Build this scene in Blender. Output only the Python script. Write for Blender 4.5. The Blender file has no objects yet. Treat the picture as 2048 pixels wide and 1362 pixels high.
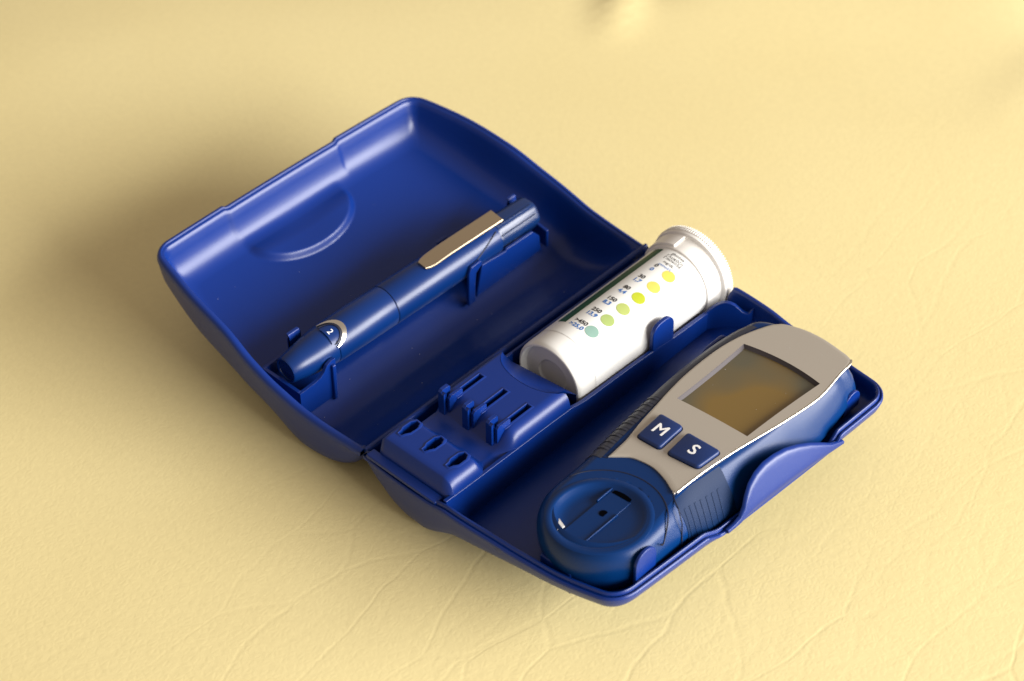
import bpy, bmesh, math
from math import sin, cos, pi, radians, sqrt
from mathutils import Vector, Matrix

S = 0.01                                    # everything below is written in centimetres
scene = bpy.context.scene
COL = scene.collection

# ------------------------------------------------------------------ camera
EL, AZ, DIST = radians(42.0), radians(47.5), 66.5
fw = Vector((cos(EL) * -cos(AZ), cos(EL) * sin(AZ), -sin(EL)))    # x = across the case, y = along the hinge
rt = Vector((sin(AZ), cos(AZ), 0.0))
up = rt.cross(fw)
cam = bpy.data.cameras.new("camera")
camo = bpy.data.objects.new("camera", cam)
COL.objects.link(camo)
loc = Vector((0, 0, 2.0)) - fw * DIST
camo.matrix_world = Matrix((
    (rt.x, up.x, -fw.x, loc.x * S), (rt.y, up.y, -fw.y, loc.y * S), (rt.z, up.z, -fw.z, loc.z * S), (0, 0, 0, 1)))
cam.sensor_width = 36.0
cam.lens = 4040.0 / 2048.0 * 36.0
cam.clip_start = 0.01
cam.clip_end = 50
cam.dof.use_dof = True
cam.dof.focus_distance = 0.63
cam.dof.aperture_fstop = 13.0
scene.camera = camo

# ------------------------------------------------------------------ world and light
world = bpy.data.worlds.new("World")
scene.world = world
world.use_nodes = True
bgn = world.node_tree.nodes['Background']
bgn.inputs[0].default_value = (1.0, 0.84, 0.70, 1)
bgn.inputs[1].default_value = 0.40
def area(name, az, el, dist, sx, sy, power, col):
    l = bpy.data.lights.new(name, 'AREA')
    l.shape = 'RECTANGLE'; l.size = sx; l.size_y = sy; l.energy = power; l.color = col
    o = bpy.data.objects.new(name, l); COL.objects.link(o)
    d = Vector((cos(el) * cos(az), cos(el) * sin(az), sin(el)))
    o.location = d * dist
    o.rotation_euler = d.to_track_quat('Z', 'Y').to_euler()
    return o
area("window_light", radians(22), radians(19), 2.6, 3.0, 1.15, 236, (1.0, 0.985, 0.95))
scene.view_settings.view_transform = 'Standard'
scene.view_settings.look = 'None'
scene.view_settings.exposure = 0.0
scene.view_settings.gamma = 1.0

# ------------------------------------------------------------------ materials
def mat(name, col, rough=0.5, metal=0.0, bump=0.0, bscale=200.0, spec=0.5, coat=0.0, vary=0.0, ior=None):
    m = bpy.data.materials.new(name); m.use_nodes = True
    nt = m.node_tree; b = nt.nodes['Principled BSDF']
    b.inputs['Base Color'].default_value = (*col, 1)
    b.inputs['Roughness'].default_value = rough
    b.inputs['Metallic'].default_value = metal
    b.inputs['Specular IOR Level'].default_value = spec
    if ior: b.inputs['IOR'].default_value = ior
    b.inputs['Coat Weight'].default_value = coat
    b.inputs['Coat Roughness'].default_value = 0.08
    tc = nt.nodes.new('ShaderNodeTexCoord')
    if bump:
        n = nt.nodes.new('ShaderNodeTexNoise'); n.inputs['Scale'].default_value = bscale; n.inputs['Detail'].default_value = 3
        bp = nt.nodes.new('ShaderNodeBump'); bp.inputs['Strength'].default_value = bump; bp.inputs['Distance'].default_value = 0.0002
        nt.links.new(tc.outputs['Object'], n.inputs['Vector'])
        nt.links.new(n.outputs['Fac'], bp.inputs['Height'])
        nt.links.new(bp.outputs['Normal'], b.inputs['Normal'])
    if vary:
        n = nt.nodes.new('ShaderNodeTexNoise'); n.inputs['Scale'].default_value = 60; n.inputs['Detail'].default_value = 5
        mr = nt.nodes.new('ShaderNodeMapRange'); mr.inputs['To Min'].default_value = rough - vary; mr.inputs['To Max'].default_value = rough + vary
        nt.links.new(tc.outputs['Object'], n.inputs['Vector'])
        nt.links.new(n.outputs['Fac'], mr.inputs['Value'])
        nt.links.new(mr.outputs['Result'], b.inputs['Roughness'])
    return m
CASE = mat("case_plastic", (0.0010, 0.021, 0.165), 0.34, spec=0.42, bump=0.06, bscale=1500, vary=0.05)
METER = mat("meter_plastic", (0.0005, 0.024, 0.115), 0.32, spec=0.24, bump=0.05, bscale=1500, vary=0.04)
RUBBER = mat("grip_rubber", (0.030, 0.034, 0.055), 0.5)
PEN = mat("pen_plastic", (0.0008, 0.020, 0.115), 0.30, spec=0.42, vary=0.04)
PEN_D = mat("pen_dark_plastic", (0.003, 0.020, 0.09), 0.25)
SILVER = mat("satin_metal", (0.53, 0.485, 0.42), 0.42, metal=0.5, bump=0.10, bscale=2500)
CHROME = mat("bright_metal", (0.78, 0.74, 0.66), 0.22, metal=1.0)
CLIPM = mat("clip_metal", (0.44, 0.35, 0.24), 0.34, metal=0.9)
WHITE = mat("vial_plastic", (0.69, 0.68, 0.655), 0.36, vary=0.03)
LABEL = mat("vial_label", (0.70, 0.695, 0.675), 0.38)
CAPW = mat("cap_plastic", (0.78, 0.755, 0.72), 0.45)
GREEN = mat("green_print", (0.001, 0.060, 0.026), 0.45, spec=0.2)
INK = mat("black_print", (0.02, 0.018, 0.02), 0.6, spec=0.2)
BLUEINK = mat("blue_print", (0.02, 0.13, 0.42), 0.6, spec=0.2)
KEY = mat("key_rubber", (0.003, 0.022, 0.115), 0.42)
WINK = mat("white_print", (0.85, 0.85, 0.85), 0.5)
BLACK = mat("hollow_shade_black", (0.002, 0.002, 0.003), 1.0, spec=0.0)  # flat black, paints the shade deep inside holes and slots
SEAM = mat("seam_dark", (0.002, 0.004, 0.02), 0.6)
BEZEL = mat("bezel_plastic", (0.07, 0.06, 0.065), 0.6, spec=0.25)

def lcd_mat():
    m = bpy.data.materials.new("display_glass"); m.use_nodes = True
    nt = m.node_tree; b = nt.nodes['Principled BSDF']
    tc = nt.nodes.new('ShaderNodeTexCoord')
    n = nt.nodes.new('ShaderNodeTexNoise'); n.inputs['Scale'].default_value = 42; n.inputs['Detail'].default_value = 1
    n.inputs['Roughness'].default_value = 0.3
    r = nt.nodes.new('ShaderNodeValToRGB')  # olive and amber patches painted in for a room reflection on the glass
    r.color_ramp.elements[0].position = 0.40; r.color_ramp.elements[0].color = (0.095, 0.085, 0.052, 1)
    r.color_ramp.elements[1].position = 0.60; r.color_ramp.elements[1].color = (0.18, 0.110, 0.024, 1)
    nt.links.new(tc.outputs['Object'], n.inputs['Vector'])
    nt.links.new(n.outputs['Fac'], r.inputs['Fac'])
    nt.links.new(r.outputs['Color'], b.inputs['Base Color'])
    b.inputs['Roughness'].default_value = 0.12
    b.inputs['Coat Weight'].default_value = 0.6
    return m
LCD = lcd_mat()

def leather_mat():
    m = bpy.data.materials.new("cream_leather"); m.use_nodes = True
    nt = m.node_tree; b = nt.nodes['Principled BSDF']; L = nt.links.new
    tc = nt.nodes.new('ShaderNodeTexCoord')
    def noise(scale, detail=4, rough=0.5, vec=None, dist=0.0):
        n = nt.nodes.new('ShaderNodeTexNoise'); n.inputs['Scale'].default_value = scale
        n.inputs['Detail'].default_value = detail; n.inputs['Roughness'].default_value = rough
        n.inputs['Distortion'].default_value = dist
        L(vec or tc.outputs['Object'], n.inputs['Vector']); return n
    def math_(op, a, bb=None, c=None):
        n = nt.nodes.new('ShaderNodeMath'); n.operation = op
        for i, v in enumerate((a, bb, c)):
            if v is None: continue
            if isinstance(v, (int, float)): n.inputs[i].default_value = v
            else: L(v, n.inputs[i])
        return n.outputs[0]
    # warped coordinates for the creases
    w = noise(14, 3)
    vm = nt.nodes.new('ShaderNodeVectorMath'); vm.operation = 'MULTIPLY_ADD'
    L(w.outputs['Color'], vm.inputs[0]); vm.inputs[1].default_value = (0.022, 0.022, 0.0); L(tc.outputs['Object'], vm.inputs[2])
    def crease(scale, sx, rot, width, rnd=1.0, vec=None):
        mp = nt.nodes.new('ShaderNodeMapping'); mp.inputs['Scale'].default_value = (1, sx, 0.0)
        mp.inputs['Rotation'].default_value = (0, 0, radians(rot))
        L(vec or vm.outputs[0], mp.inputs['Vector'])
        v = nt.nodes.new('ShaderNodeTexVoronoi'); v.feature = 'DISTANCE_TO_EDGE'; v.inputs['Scale'].default_value = scale
        v.inputs['Randomness'].default_value = rnd
        L(mp.outputs[0], v.inputs['Vector'])
        mr = nt.nodes.new('ShaderNodeMapRange'); mr.interpolation_type = 'SMOOTHSTEP'
        mr.inputs['From Min'].default_value = 0; mr.inputs['From Max'].default_value = width
        L(v.outputs['Distance'], mr.inputs['Value']); return mr.outputs['Result']
    c1 = crease(42, 0.38, -12, 0.035)
    c2 = crease(85, 0.5, 25, 0.12)
    grain = crease(520, 0.8, 10, 0.35, 1.0, tc.outputs['Object'])
    fine = noise(420, 4, 0.6)
    mask = noise(7, 2)
    mk = nt.nodes.new('ShaderNodeMapRange'); mk.interpolation_type = 'SMOOTHSTEP'
    mk.inputs['From Min'].default_value = 0.38; mk.inputs['From Max'].default_value = 0.62
    L(mask.outputs['Fac'], mk.inputs['Value'])
    # creases grow stronger towards the near right corner of the seat
    sx = nt.nodes.new('ShaderNodeSeparateXYZ'); L(tc.outputs['Object'], sx.inputs[0])
    gx = math_('MULTIPLY_ADD', sx.outputs['X'], 3.2, 0.30)
    gx = math_('MULTIPLY_ADD', sx.outputs['Y'], -1.0, gx)
    g = nt.nodes.new('ShaderNodeClamp'); L(gx, g.inputs['Value']); g.inputs['Min'].default_value = 0.05; g.inputs['Max'].default_value = 1.0
    h = math_('MULTIPLY', c1, math_('MULTIPLY', mk.outputs['Result'], math_('MULTIPLY', g.outputs[0], 0.42)))
    h2 = math_('MULTIPLY', c2, math_('MULTIPLY', g.outputs[0], 0.16))
    hs = math_('ADD', h, h2)
    hs = math_('ADD', hs, math_('MULTIPLY', grain, 0.10))
    hs = math_('ADD', hs, math_('MULTIPLY', fine.outputs['Fac'], 0.10))
    big = noise(16, 2)
    hs = math_('ADD', hs, math_('MULTIPLY', big.outputs['Fac'], 0.45))
    bp = nt.nodes.new('ShaderNodeBump'); bp.inputs['Strength'].default_value = 0.21; bp.inputs['Distance'].default_value = 0.0007
    L(hs, bp.inputs['Height']); L(bp.outputs['Normal'], b.inputs['Normal'])
    tone = noise(5, 4)
    r = nt.nodes.new('ShaderNodeValToRGB')
    r.color_ramp.elements[0].position = 0.3; r.color_ramp.elements[0].color = (0.715, 0.600, 0.295, 1)
    r.color_ramp.elements[1].position = 0.7; r.color_ramp.elements[1].color = (0.755, 0.645, 0.335, 1)
    L(tone.outputs['Fac'], r.inputs['Fac'])
    spk = noise(380, 3, 0.7)
    mr2 = nt.nodes.new('ShaderNodeMapRange'); mr2.inputs['From Min'].default_value = 0.3; mr2.inputs['From Max'].default_value = 0.7
    mr2.inputs['To Min'].default_value = 0.965; mr2.inputs['To Max'].default_value = 1.02
    L(spk.outputs['Fac'], mr2.inputs['Value'])
    vmul = nt.nodes.new('ShaderNodeVectorMath'); vmul.operation = 'SCALE'
    L(r.outputs['Color'], vmul.inputs[0]); L(mr2.outputs['Result'], vmul.inputs['Scale'])
    L(vmul.outputs[0], b.inputs['Base Color'])
    b.inputs['Roughness'].default_value = 0.47
    b.inputs['Specular IOR Level'].default_value = 0.45
    return m
LEATHER = leather_mat()

# ------------------------------------------------------------------ helpers
def link(name, verts, faces, m, parent=None, smooth=True, bevel=0.0, segs=2, angle=35, kind=None):
    me = bpy.data.meshes.new(name)
    me.from_pydata([(v[0] * S, v[1] * S, v[2] * S) for v in verts], [], faces)
    bm = bmesh.new(); bm.from_mesh(me)
    bmesh.ops.remove_doubles(bm, verts=bm.verts, dist=1e-7)
    bmesh.ops.recalc_face_normals(bm, faces=bm.faces)
    bm.to_mesh(me); bm.free()
    if smooth:
        me.shade_smooth()
        try: me.set_sharp_from_angle(angle=radians(angle))
        except Exception: pass
    me.materials.append(m)
    o = bpy.data.objects.new(name, me); COL.objects.link(o)
    if parent: o.parent = parent
    if bevel:
        b = o.modifiers.new("bevel", 'BEVEL'); b.width = bevel * S; b.segments = segs; b.limit_method = 'ANGLE'; b.angle_limit = radians(40)
        b.harden_normals = False
    if kind: o["kind"] = kind
    return o
def thing(name, label, cat):
    o = bpy.data.objects.new(name, None); COL.objects.link(o); o.empty_display_size = 0.01
    o["label"] = label; o["category"] = cat
    return o
def interp(x, tab):
    if x <= tab[0][0]: return tab[0][1]
    if x >= tab[-1][0]: return tab[-1][1]
    n = len(tab)
    for i in range(n - 1):
        if tab[i][0] <= x <= tab[i + 1][0]: break
    def slope(k):
        if k == 0: return (tab[1][1] - tab[0][1]) / (tab[1][0] - tab[0][0])
        if k == n - 1: return (tab[-1][1] - tab[-2][1]) / (tab[-1][0] - tab[-2][0])
        d0 = (tab[k][1] - tab[k - 1][1]) / (tab[k][0] - tab[k - 1][0]); d1 = (tab[k + 1][1] - tab[k][1]) / (tab[k + 1][0] - tab[k][0])
        return 0 if d0 * d1 <= 0 else 2 * d0 * d1 / (d0 + d1)
    h = tab[i + 1][0] - tab[i][0]; t = (x - tab[i][0]) / h
    m0, m1 = slope(i) * h, slope(i + 1) * h
    return (2*t**3 - 3*t*t + 1) * tab[i][1] + (t**3 - 2*t*t + t) * m0 + (-2*t**3 + 3*t*t) * tab[i+1][1] + (t**3 - t*t) * m1
def sstep(a, b, x):
    t = max(0.0, min(1.0, (x - a) / (b - a))); return t * t * (3 - 2 * t)
def rings_mesh(rings, close_u=True, cap0=False, cap1=False):
    """rings: list of equally long vertex lists -> quads between neighbours"""
    vs, fs = [], []
    n = len(rings[0])
    for r in rings: vs += r
    for k in range(len(rings) - 1):
        for i in range(n if close_u else n - 1):
            a, b = k * n + i, k * n + (i + 1) % n
            fs.append((a, b, b + n, a + n))
    if cap0: fs.append(tuple(range(n)))
    if cap1: fs.append(tuple(range((len(rings) - 1) * n, len(rings) * n)))
    return vs, fs
def prism(poly, axis, a, b, fn=None):
    """polygon in the two other axes extruded along axis from a to b. axis 'x': poly=(y,z), 'y': (x,z), 'z': (x,y)"""
    def P(p, t):
        if axis == 'x': v = (t, p[0], p[1])
        elif axis == 'y': v = (p[0], t, p[1])
        else: v = (p[0], p[1], t)
        return fn(*v) if fn else v
    n = len(poly)
    vs = [P(p, a) for p in poly] + [P(p, b) for p in poly]
    fs = [tuple(range(n)), tuple(range(n, 2 * n))] + [(i, (i + 1) % n, n + (i + 1) % n, n + i) for i in range(n)]
    return vs, fs
def box(x0, x1, y0, y1, z0, z1):
    return prism([(x0, y0), (x1, y0), (x1, y1), (x0, y1)], 'z', z0, z1)
def join(*parts):
    vs, fs = [], []
    for v, f in parts:
        o = len(vs); vs += list(v); fs += [tuple(i + o for i in q) for q in f]
    return vs, fs
def tube(pts, r, seg=8, closed=False):
    pts = [Vector(p) for p in pts]; rings = []
    n = len(pts)
    for i, p in enumerate(pts):
        a = pts[(i - 1) % n] if (closed or i) else p
        b = pts[(i + 1) % n] if (closed or i < n - 1) else p
        t = (b - a).normalized()
        u = t.cross(Vector((0, 0, 1)));
        if u.length < 1e-3: u = t.cross(Vector((0, 1, 0)))
        u.normalize(); w = t.cross(u)
        rings.append([tuple(p + (u * cos(2*pi*k/seg) + w * sin(2*pi*k/seg)) * r) for k in range(seg)])
    if closed: rings.append(rings[0])
    return rings_mesh(rings, True, not closed, not closed)
def lathe(profile, place, seg=96):
    """profile [(l, r)] around an axis; place(l, r, phi) -> point"""
    rings = [[place(l, r, 2*pi*k/seg) for k in range(seg)] for l, r in profile]
    return rings_mesh(rings, True, profile[0][1] > 1e-4, profile[-1][1] > 1e-4)
def text(name, s, size, fn, m, parent, spread=1.0, bold=0.0, heavy=0.0):
    c = bpy.data.curves.new(name, 'FONT'); c.body = s; c.size = size; c.align_x = 'CENTER'; c.align_y = 'CENTER'
    c.resolution_u = 3; c.space_character = spread; c.offset = bold
    o = bpy.data.objects.new(name, c); COL.objects.link(o)
    dg = bpy.context.evaluated_depsgraph_get()
    me = bpy.data.meshes.new_from_object(o.evaluated_get(dg))
    bpy.data.objects.remove(o)
    bm = bmesh.new(); bm.from_mesh(me)
    if heavy:                                # thicken the strokes with nudged copies
        base_geo = list(bm.verts) + list(bm.edges) + list(bm.faces)
        for k, (ax, ay) in enumerate(((1, 0), (-1, 0), (0, 1), (0, -1))):
            r = bmesh.ops.duplicate(bm, geom=base_geo)
            for v in r['geom']:
                if isinstance(v, bmesh.types.BMVert): v.co.x += ax * heavy; v.co.y += ay * heavy; v.co.z = 0.0012 * (k + 1)
    for v in bm.verts:
        dz = v.co.z
        x, y, z = fn(v.co.x, v.co.y); v.co = (x * S, y * S, (z + dz) * S)
    bm.to_mesh(me); bm.free()
    me.name = name
    me.materials.clear(); me.materials.append(m)
    o = bpy.data.objects.new(name, me); COL.objects.link(o); o.parent = parent
    return o

# ------------------------------------------------------------------ the leather seat
def seat():
    def pos(i, n, lim):
        t = 2 * i / n - 1
        return lim * (0.35 * t + 0.65 * t ** 3)
    n = 230; vs = []; fs = []
    for j in range(n + 1):
        for i in range(n + 1):
            x, y = pos(i, n, 150), pos(j, n, 150)
            d = max(0, sqrt((x) ** 2 + (y) ** 2) - 15)
            z = -0.0009 * min(d, 40) ** 2 * 0.6
            z += min(1, d / 12) * 0.10 * (sin(x * 0.21 + 1.3) * cos(y * 0.17) + 0.6 * sin(x * 0.37 - y * 0.29))
            # tufted dimples in the upholstery behind the case
            for (tx, ty, r, dep) in ((-14.6, 23.0, 2.6, 0.75), (3.4, 35.0, 3.4, 0.8), (-45, 8, 6, 1.2)):
                q = sqrt((x - tx) ** 2 + (y - ty) ** 2) / r
                z -= dep * math.exp(-q * q * 1.4)
            # a short fold running out of the near dimple, a longer one by the far right one
            for (ax, ay, bx, by, wd, hh) in ((-13.6, 22.2, -11.4, 18.6, 0.70, 0.42), (3.4, 33.0, 3.6, 25.0, 1.3, 0.16), (2.0, 33.5, -5.0, 32.5, 1.2, 0.16)):
                ex, ey = bx - ax, by - ay; L2 = ex * ex + ey * ey
                t = max(0, min(1, ((x - ax) * ex + (y - ay) * ey) / L2))
                dd = ((x - ax - ex * t) ** 2 + (y - ay - ey * t) ** 2) / (wd * wd)
                if dd < 9: z += hh * (1 - t * 0.8) * math.exp(-dd)
            vs.append((x, y, z))
    for j in range(n):
        for i in range(n):
            a = j * (n + 1) + i; fs.append((a, a + 1, a + n + 2, a + n + 1))
    o = link("leather_surface", vs, fs, LEATHER, kind="structure")
    o["label"] = "pale yellow creased leather surface under the open blue case"
    return o
seat()

# ------------------------------------------------------------------ carrying case
case = thing("carrying_case", "open dark blue plastic hinged case holding the pen, vial and meter", "case")

HALF = [(0, 6.93), (2.4, 7.08), (4, 7.12), (5, 7.07), (6.4, 6.92), (8, 6.76), (9.6, 6.46), (11, 6.1)]
NS, NA, NL = 64, 10, 130
def outline(d, dh, sign, c1, R, skew):
    """closed outline of one half inset by d (dh on the hinge edge); sign +1 base, -1 lid"""
    ca = 0.07 + dh
    R = max(R - d, 0.25)
    def half(c): return interp(c, HALF) - d
    def latch(l): return c1 - d + skew * l + 0.10 * (1 - (l / 6.2) ** 2)
    out = []
    cs_far, cs_near = latch(5.2) - R, latch(-5.2) - R
    near, far = [], []
    for k in range(NS):
        t = (k / (NS - 1)) ** 1.5
        c = ca + (cs_near - ca) * t; near.append((c, -half(c)))
        c = ca + (cs_far - ca) * t; far.append((c, half(c)))
    def corner(p0, p1, sgn):
        k0 = (latch(p1[1]), 0)
        K = (latch(sgn * 6), sgn * (half(latch(sgn * 6))))
        pts = []
        for i in range(1, NA):
            t = i / NA; a = (1 - t)
            q0 = (p0[0] + (K[0]-p0[0])*.6, p0[1] + (K[1]-p0[1])*.6); q1 = (p1[0] + (K[0]-p1[0])*.6, p1[1] + (K[1]-p1[1])*.6)
            pts.append(tuple(a**3*p0[j] + 3*a*a*t*q0[j] + 3*a*t*t*q1[j] + t**3*p1[j] for j in (0, 1)))
        return pts
    yn, yf = -(half(cs_near + R) - R), half(cs_far + R) - R
    pn, pf = (latch(yn), yn), (latch(yf), yf)
    latchpts = [(latch(yn + (yf - yn) * k / (NL - 1)), yn + (yf - yn) * k / (NL - 1)) for k in range(NL)]
    out += near + corner(near[-1], pn, -1) + latchpts + list(reversed(corner(far[-1], pf, 1))) + list(reversed(far))
    nh = 60
    a, b = far[0][1], near[0][1]
    out += [(ca, a + (b - a) * k / nh) for k in range(1, nh)]
    return [(sign * c, l) for c, l in out]

def shell(name, sign, c1, R, skew, zr, zb, thick, outer, inner, m, warp, fieldmod=None, spine=(3.2, 7.2)):
    rings = []
    def z_of(c, w, zo, inn):
        a = abs(c)
        r = zr(a) + zo; b = min(zb(a) + (thick if inn else 0), zr(a) - (0.03 if inn else 0))
        return r * (1 - w) + b * w
    def fill(base, inn, K):
        out = []
        for k in range(1, K + 1):
            t = k / K
            ring = []
            for (c, l) in base:
                a = max(spine[0], min(spine[1], abs(c))) * sign
                x, y = c + (a - c) * t, l + (0 - l) * t
                ring.append((x, y))
            out.append(ring)
        return out
    def emit(ring, w, zo, inn):
        vs = []
        for (x, y) in ring:
            z = z_of(x, w, zo, inn)
            if inn and fieldmod: z = fieldmod(x, y, z, w)
            vs.append(warp(x, y, z) if warp else (x, y, z))
        return vs
    ob = outline(outer[0][0], outer[0][1], sign, c1, R, skew)
    for r in reversed(fill(ob, False, 26)): rings.append(emit(r, 1, 0, False))
    for (d, dh, w, zo) in outer: rings.append(emit(outline(d, dh, sign, c1, R, skew), w, zo, False))
    for (d, dh, w, zo) in inner: rings.append(emit(outline(d, dh, sign, c1, R, skew), w, zo, True))
    ib = outline(inner[-1][0], inner[-1][1], sign, c1, R, skew)
    for r in fill(ib, True, 70): rings.append(emit(r, 1, 0, True))
    vs, fs = rings_mesh(rings)
    return link(name, vs, fs, m, case, angle=50)

# ---- lid (left half, tilted up from the hinge)
ZR_L = [(0, 1.90), (1.4, 1.95), (2.5, 2.05), (3.6, 2.30), (5, 2.68), (6.3, 3.12), (8, 3.42), (9.6, 3.60), (11, 3.70)]
ZB_L = [(0, 1.88), (0.12, 1.55), (0.4, 1.05), (0.8, 0.62), (1.4, 0.26), (2.0, 0.08), (2.7, 0.02), (3.2, 0.14), (3.7, 0.42), (4.2, 0.70), (4.8, 0.86), (5.7, 1.00), (7, 1.27), (8.4, 1.62), (9.6, 2.0), (11, 2.60)]
def lid_warp(x, y, z):
    c = -x
    if c > 9.0:
        f = sstep(-3.02, -2.90, y) * (1 - sstep(2.20, 2.32, y)) * sstep(9.95, 10.35, c)
        x += 0.055 * f
        z -= 0.05 * f * sstep(3.2, 3.6, z)
    return (x, y, z)
def lid_field(x, y, z, w):
    ex, ey = (x + 9.66) / 1.42, (y + 0.54) / 2.35
    r = sqrt(ex * ex + ey * ey)
    if r < 1.25 and w > 0.9:
        side = sstep(-0.35, 0.45, ex)
        dish = 0.25 * (1 - sstep(0.90, 1.01, r)) * side
        dish -= 0.10 * (1 - sstep(0.0, 0.95, r)) * side
        z += dish * sstep(-10.75, -10.3, x)
    return z
lid = shell("lid", -1, 10.74, 0.72, 0.0, lambda a: interp(a, ZR_L), lambda a: interp(a, ZB_L), 0.16,
    [(0.85, 0.25, 1, 0), (0.55, 0.12, 0.985, 0), (0.36, 0.05, 0.94, 0), (0.22, 0, 0.84, 0), (0.13, 0, 0.68, 0), (0.07, 0, 0.45, 0), (0.02, 0, 0.2, 0), (0, 0, 0, -0.20), (0.015, 0, 0, -0.12), (0.045, 0, 0, -0.055), (0.09, 0.0, 0, -0.015), (0.14, 0.01, 0, 0.0)],
    [(0.18, 0.03, 0, -0.005), (0.20, 0.04, 0, -0.05), (0.27, 0.05, 0, -0.065), (0.30, 0.06, 0, -0.09), (0.36, 0.07, 0.2, 0), (0.42, 0.08, 0.42, 0), (0.49, 0.09, 0.62, 0), (0.58, 0.10, 0.77, 0), (0.70, 0.12, 0.88, 0), (0.84, 0.14, 0.95, 0), (1.0, 0.16, 0.985, 0), (1.15, 0.18, 1, 0)],
    CASE, lid_warp, lid_field)

# ---- base (right half)
SK = 0.062
ZR_B = [(0, 1.90), (1.5, 1.93), (3.0, 2.02), (3.8, 2.16), (5.3, 2.13), (6.5, 2.03), (7.5, 2.02), (9, 2.12), (10.2, 2.26), (11, 2.34)]
ZB_B = [(0, 1.88), (0.12, 1.5), (0.35, 1.02), (0.8, 0.52), (1.3, 0.20), (1.9, 0.04), (2.4, 0.04), (2.9, 0.22), (3.4, 0.52), (4.0, 0.80), (4.8, 0.94), (6, 1.06), (7.4, 1.18), (8.6, 1.30), (9.7, 1.42), (11, 1.55)]
def base_warp(x, y, z):
    # the rim dips on both sides of the latch tab
    # notch in the far wall where the cap of the vial pokes through
    f = sstep(6.2, 6.5, y) * sstep(0.15, 0.40, x) * (1 - sstep(3.55, 3.75, x))
    if f > 0:
        b = interp(x, ZB_B) + 0.04
        if z > b: z = b + (z - b) * (1 - 0.93 * f)
    if x > 9.6 and z > 1.6:
        f = sstep(-2.80, -1.9, y) * (1 - sstep(3.2, 3.6, y))
        z -= 0.30 * f * sstep(1.6, 2.1, z)
    return (x, y, z)
base = shell("base", 1, 10.42, 0.80, SK, lambda a: interp(a, ZR_B), lambda a: interp(a, ZB_B), 0.14,
    [(0.80, 0.25, 1, 0), (0.50, 0.12, 0.985, 0), (0.33, 0.05, 0.93, 0), (0.20, 0, 0.82, 0), (0.11, 0, 0.66, 0), (0.05, 0, 0.45, 0), (0.01, 0, 0.2, 0), (0, 0, 0, -0.20), (0.01, 0, 0, -0.13), (0.05, 0, 0, -0.10), (0.10, 0.0, 0, -0.11), (0.12, 0.01, 0, -0.15), (0.14, 0.015, 0, -0.11), (0.155, 0.02, 0, -0.03), (0.18, 0.02, 0, 0.0)],
    [(0.23, 0.03, 0, 0.0), (0.26, 0.04, 0, -0.03), (0.28, 0.05, 0.1, 0), (0.31, 0.06, 0.4, 0), (0.35, 0.07, 0.7, 0), (0.42, 0.08, 0.88, 0), (0.55, 0.10, 0.97, 0), (0.75, 0.14, 1, 0)],
    CASE, base_warp)

# ---- hinge
link("hinge_rod", *tube([(0.0, -6.72, 1.86), (0.0, 6.92, 1.86)], 0.085, 12), CASE, case)
for (a, b) in ((-6.75, -6.35), (-1.6, -0.9), (3.2, 3.9), (5.9, 6.3)):
    link("hinge_knuckle", *tube([(0.0, a, 1.84), (0.0, b, 1.84)], 0.115, 14), CASE, case, bevel=0.015)

# ---- lancet holder block in the base
ZT = 2.66
HX = (0.90, 1.93, 2.94)
def hole_poly(x, y0=-5.66):
    return [(x - .10, y0 - .40), (x + .02, y0 - .42), (x + .08, y0 - .26), (x + .17, y0 - .12), (x + .18, y0 + .16), (x + .09, y0 + .34), (x - .05, y0 + .36), (x - .16, y0 + .20), (x - .17, y0 - .12), (x - .11, y0 - .24)]
def slot_poly(x):
    return [(x - .09, -3.62), (x + .10, -3.62), (x + .10, -2.42), (x - .09, -2.42)]
PITS = [hole_poly(x) for x in HX] + [slot_poly(x) for x in HX]
def inside(x, y, poly):
    c = False
    for i in range(len(poly)):
        (x0, y0), (x1, y1) = poly[i - 1], poly[i]
        if (y0 > y) != (y1 > y) and x < (x1 - x0) * (y - y0) / (y1 - y0) + x0: c = not c
    return c
def pit(name, poly, lip, zs):
    n = len(poly)
    cx = sum(p[0] for p in poly) / n; cy = sum(p[1] for p in poly) / n
    def grow(d):
        out = []
        for (x, y) in poly:
            L = sqrt((x - cx) ** 2 + (y - cy) ** 2); k = d / L
            sx = 1 if x > cx else -1; sy = 1 if y > cy else -1
            out.append((x + sx * d * 0.8, y + sy * d * 0.8))
        return out
    rings = [[(x, y, ZT - 0.01) for x, y in grow(lip + .03)], [(x, y, ZT + 0.012) for x, y in grow(lip)], [(x, y, ZT + 0.022) for x, y in grow(0.02)],
             [(x, y, ZT + 0.010) for x, y in poly], [(x, y, ZT - zs) for x, y in poly]]
    o = link(name, *rings_mesh(rings), CASE, case, angle=30)
    link("pit_shade_sheet", [(x, y, ZT - zs + 0.005) for x, y in poly], [tuple(range(n))], BLACK, o, smooth=False)  # black sheet on the pit floor, its shade put into the colour
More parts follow.
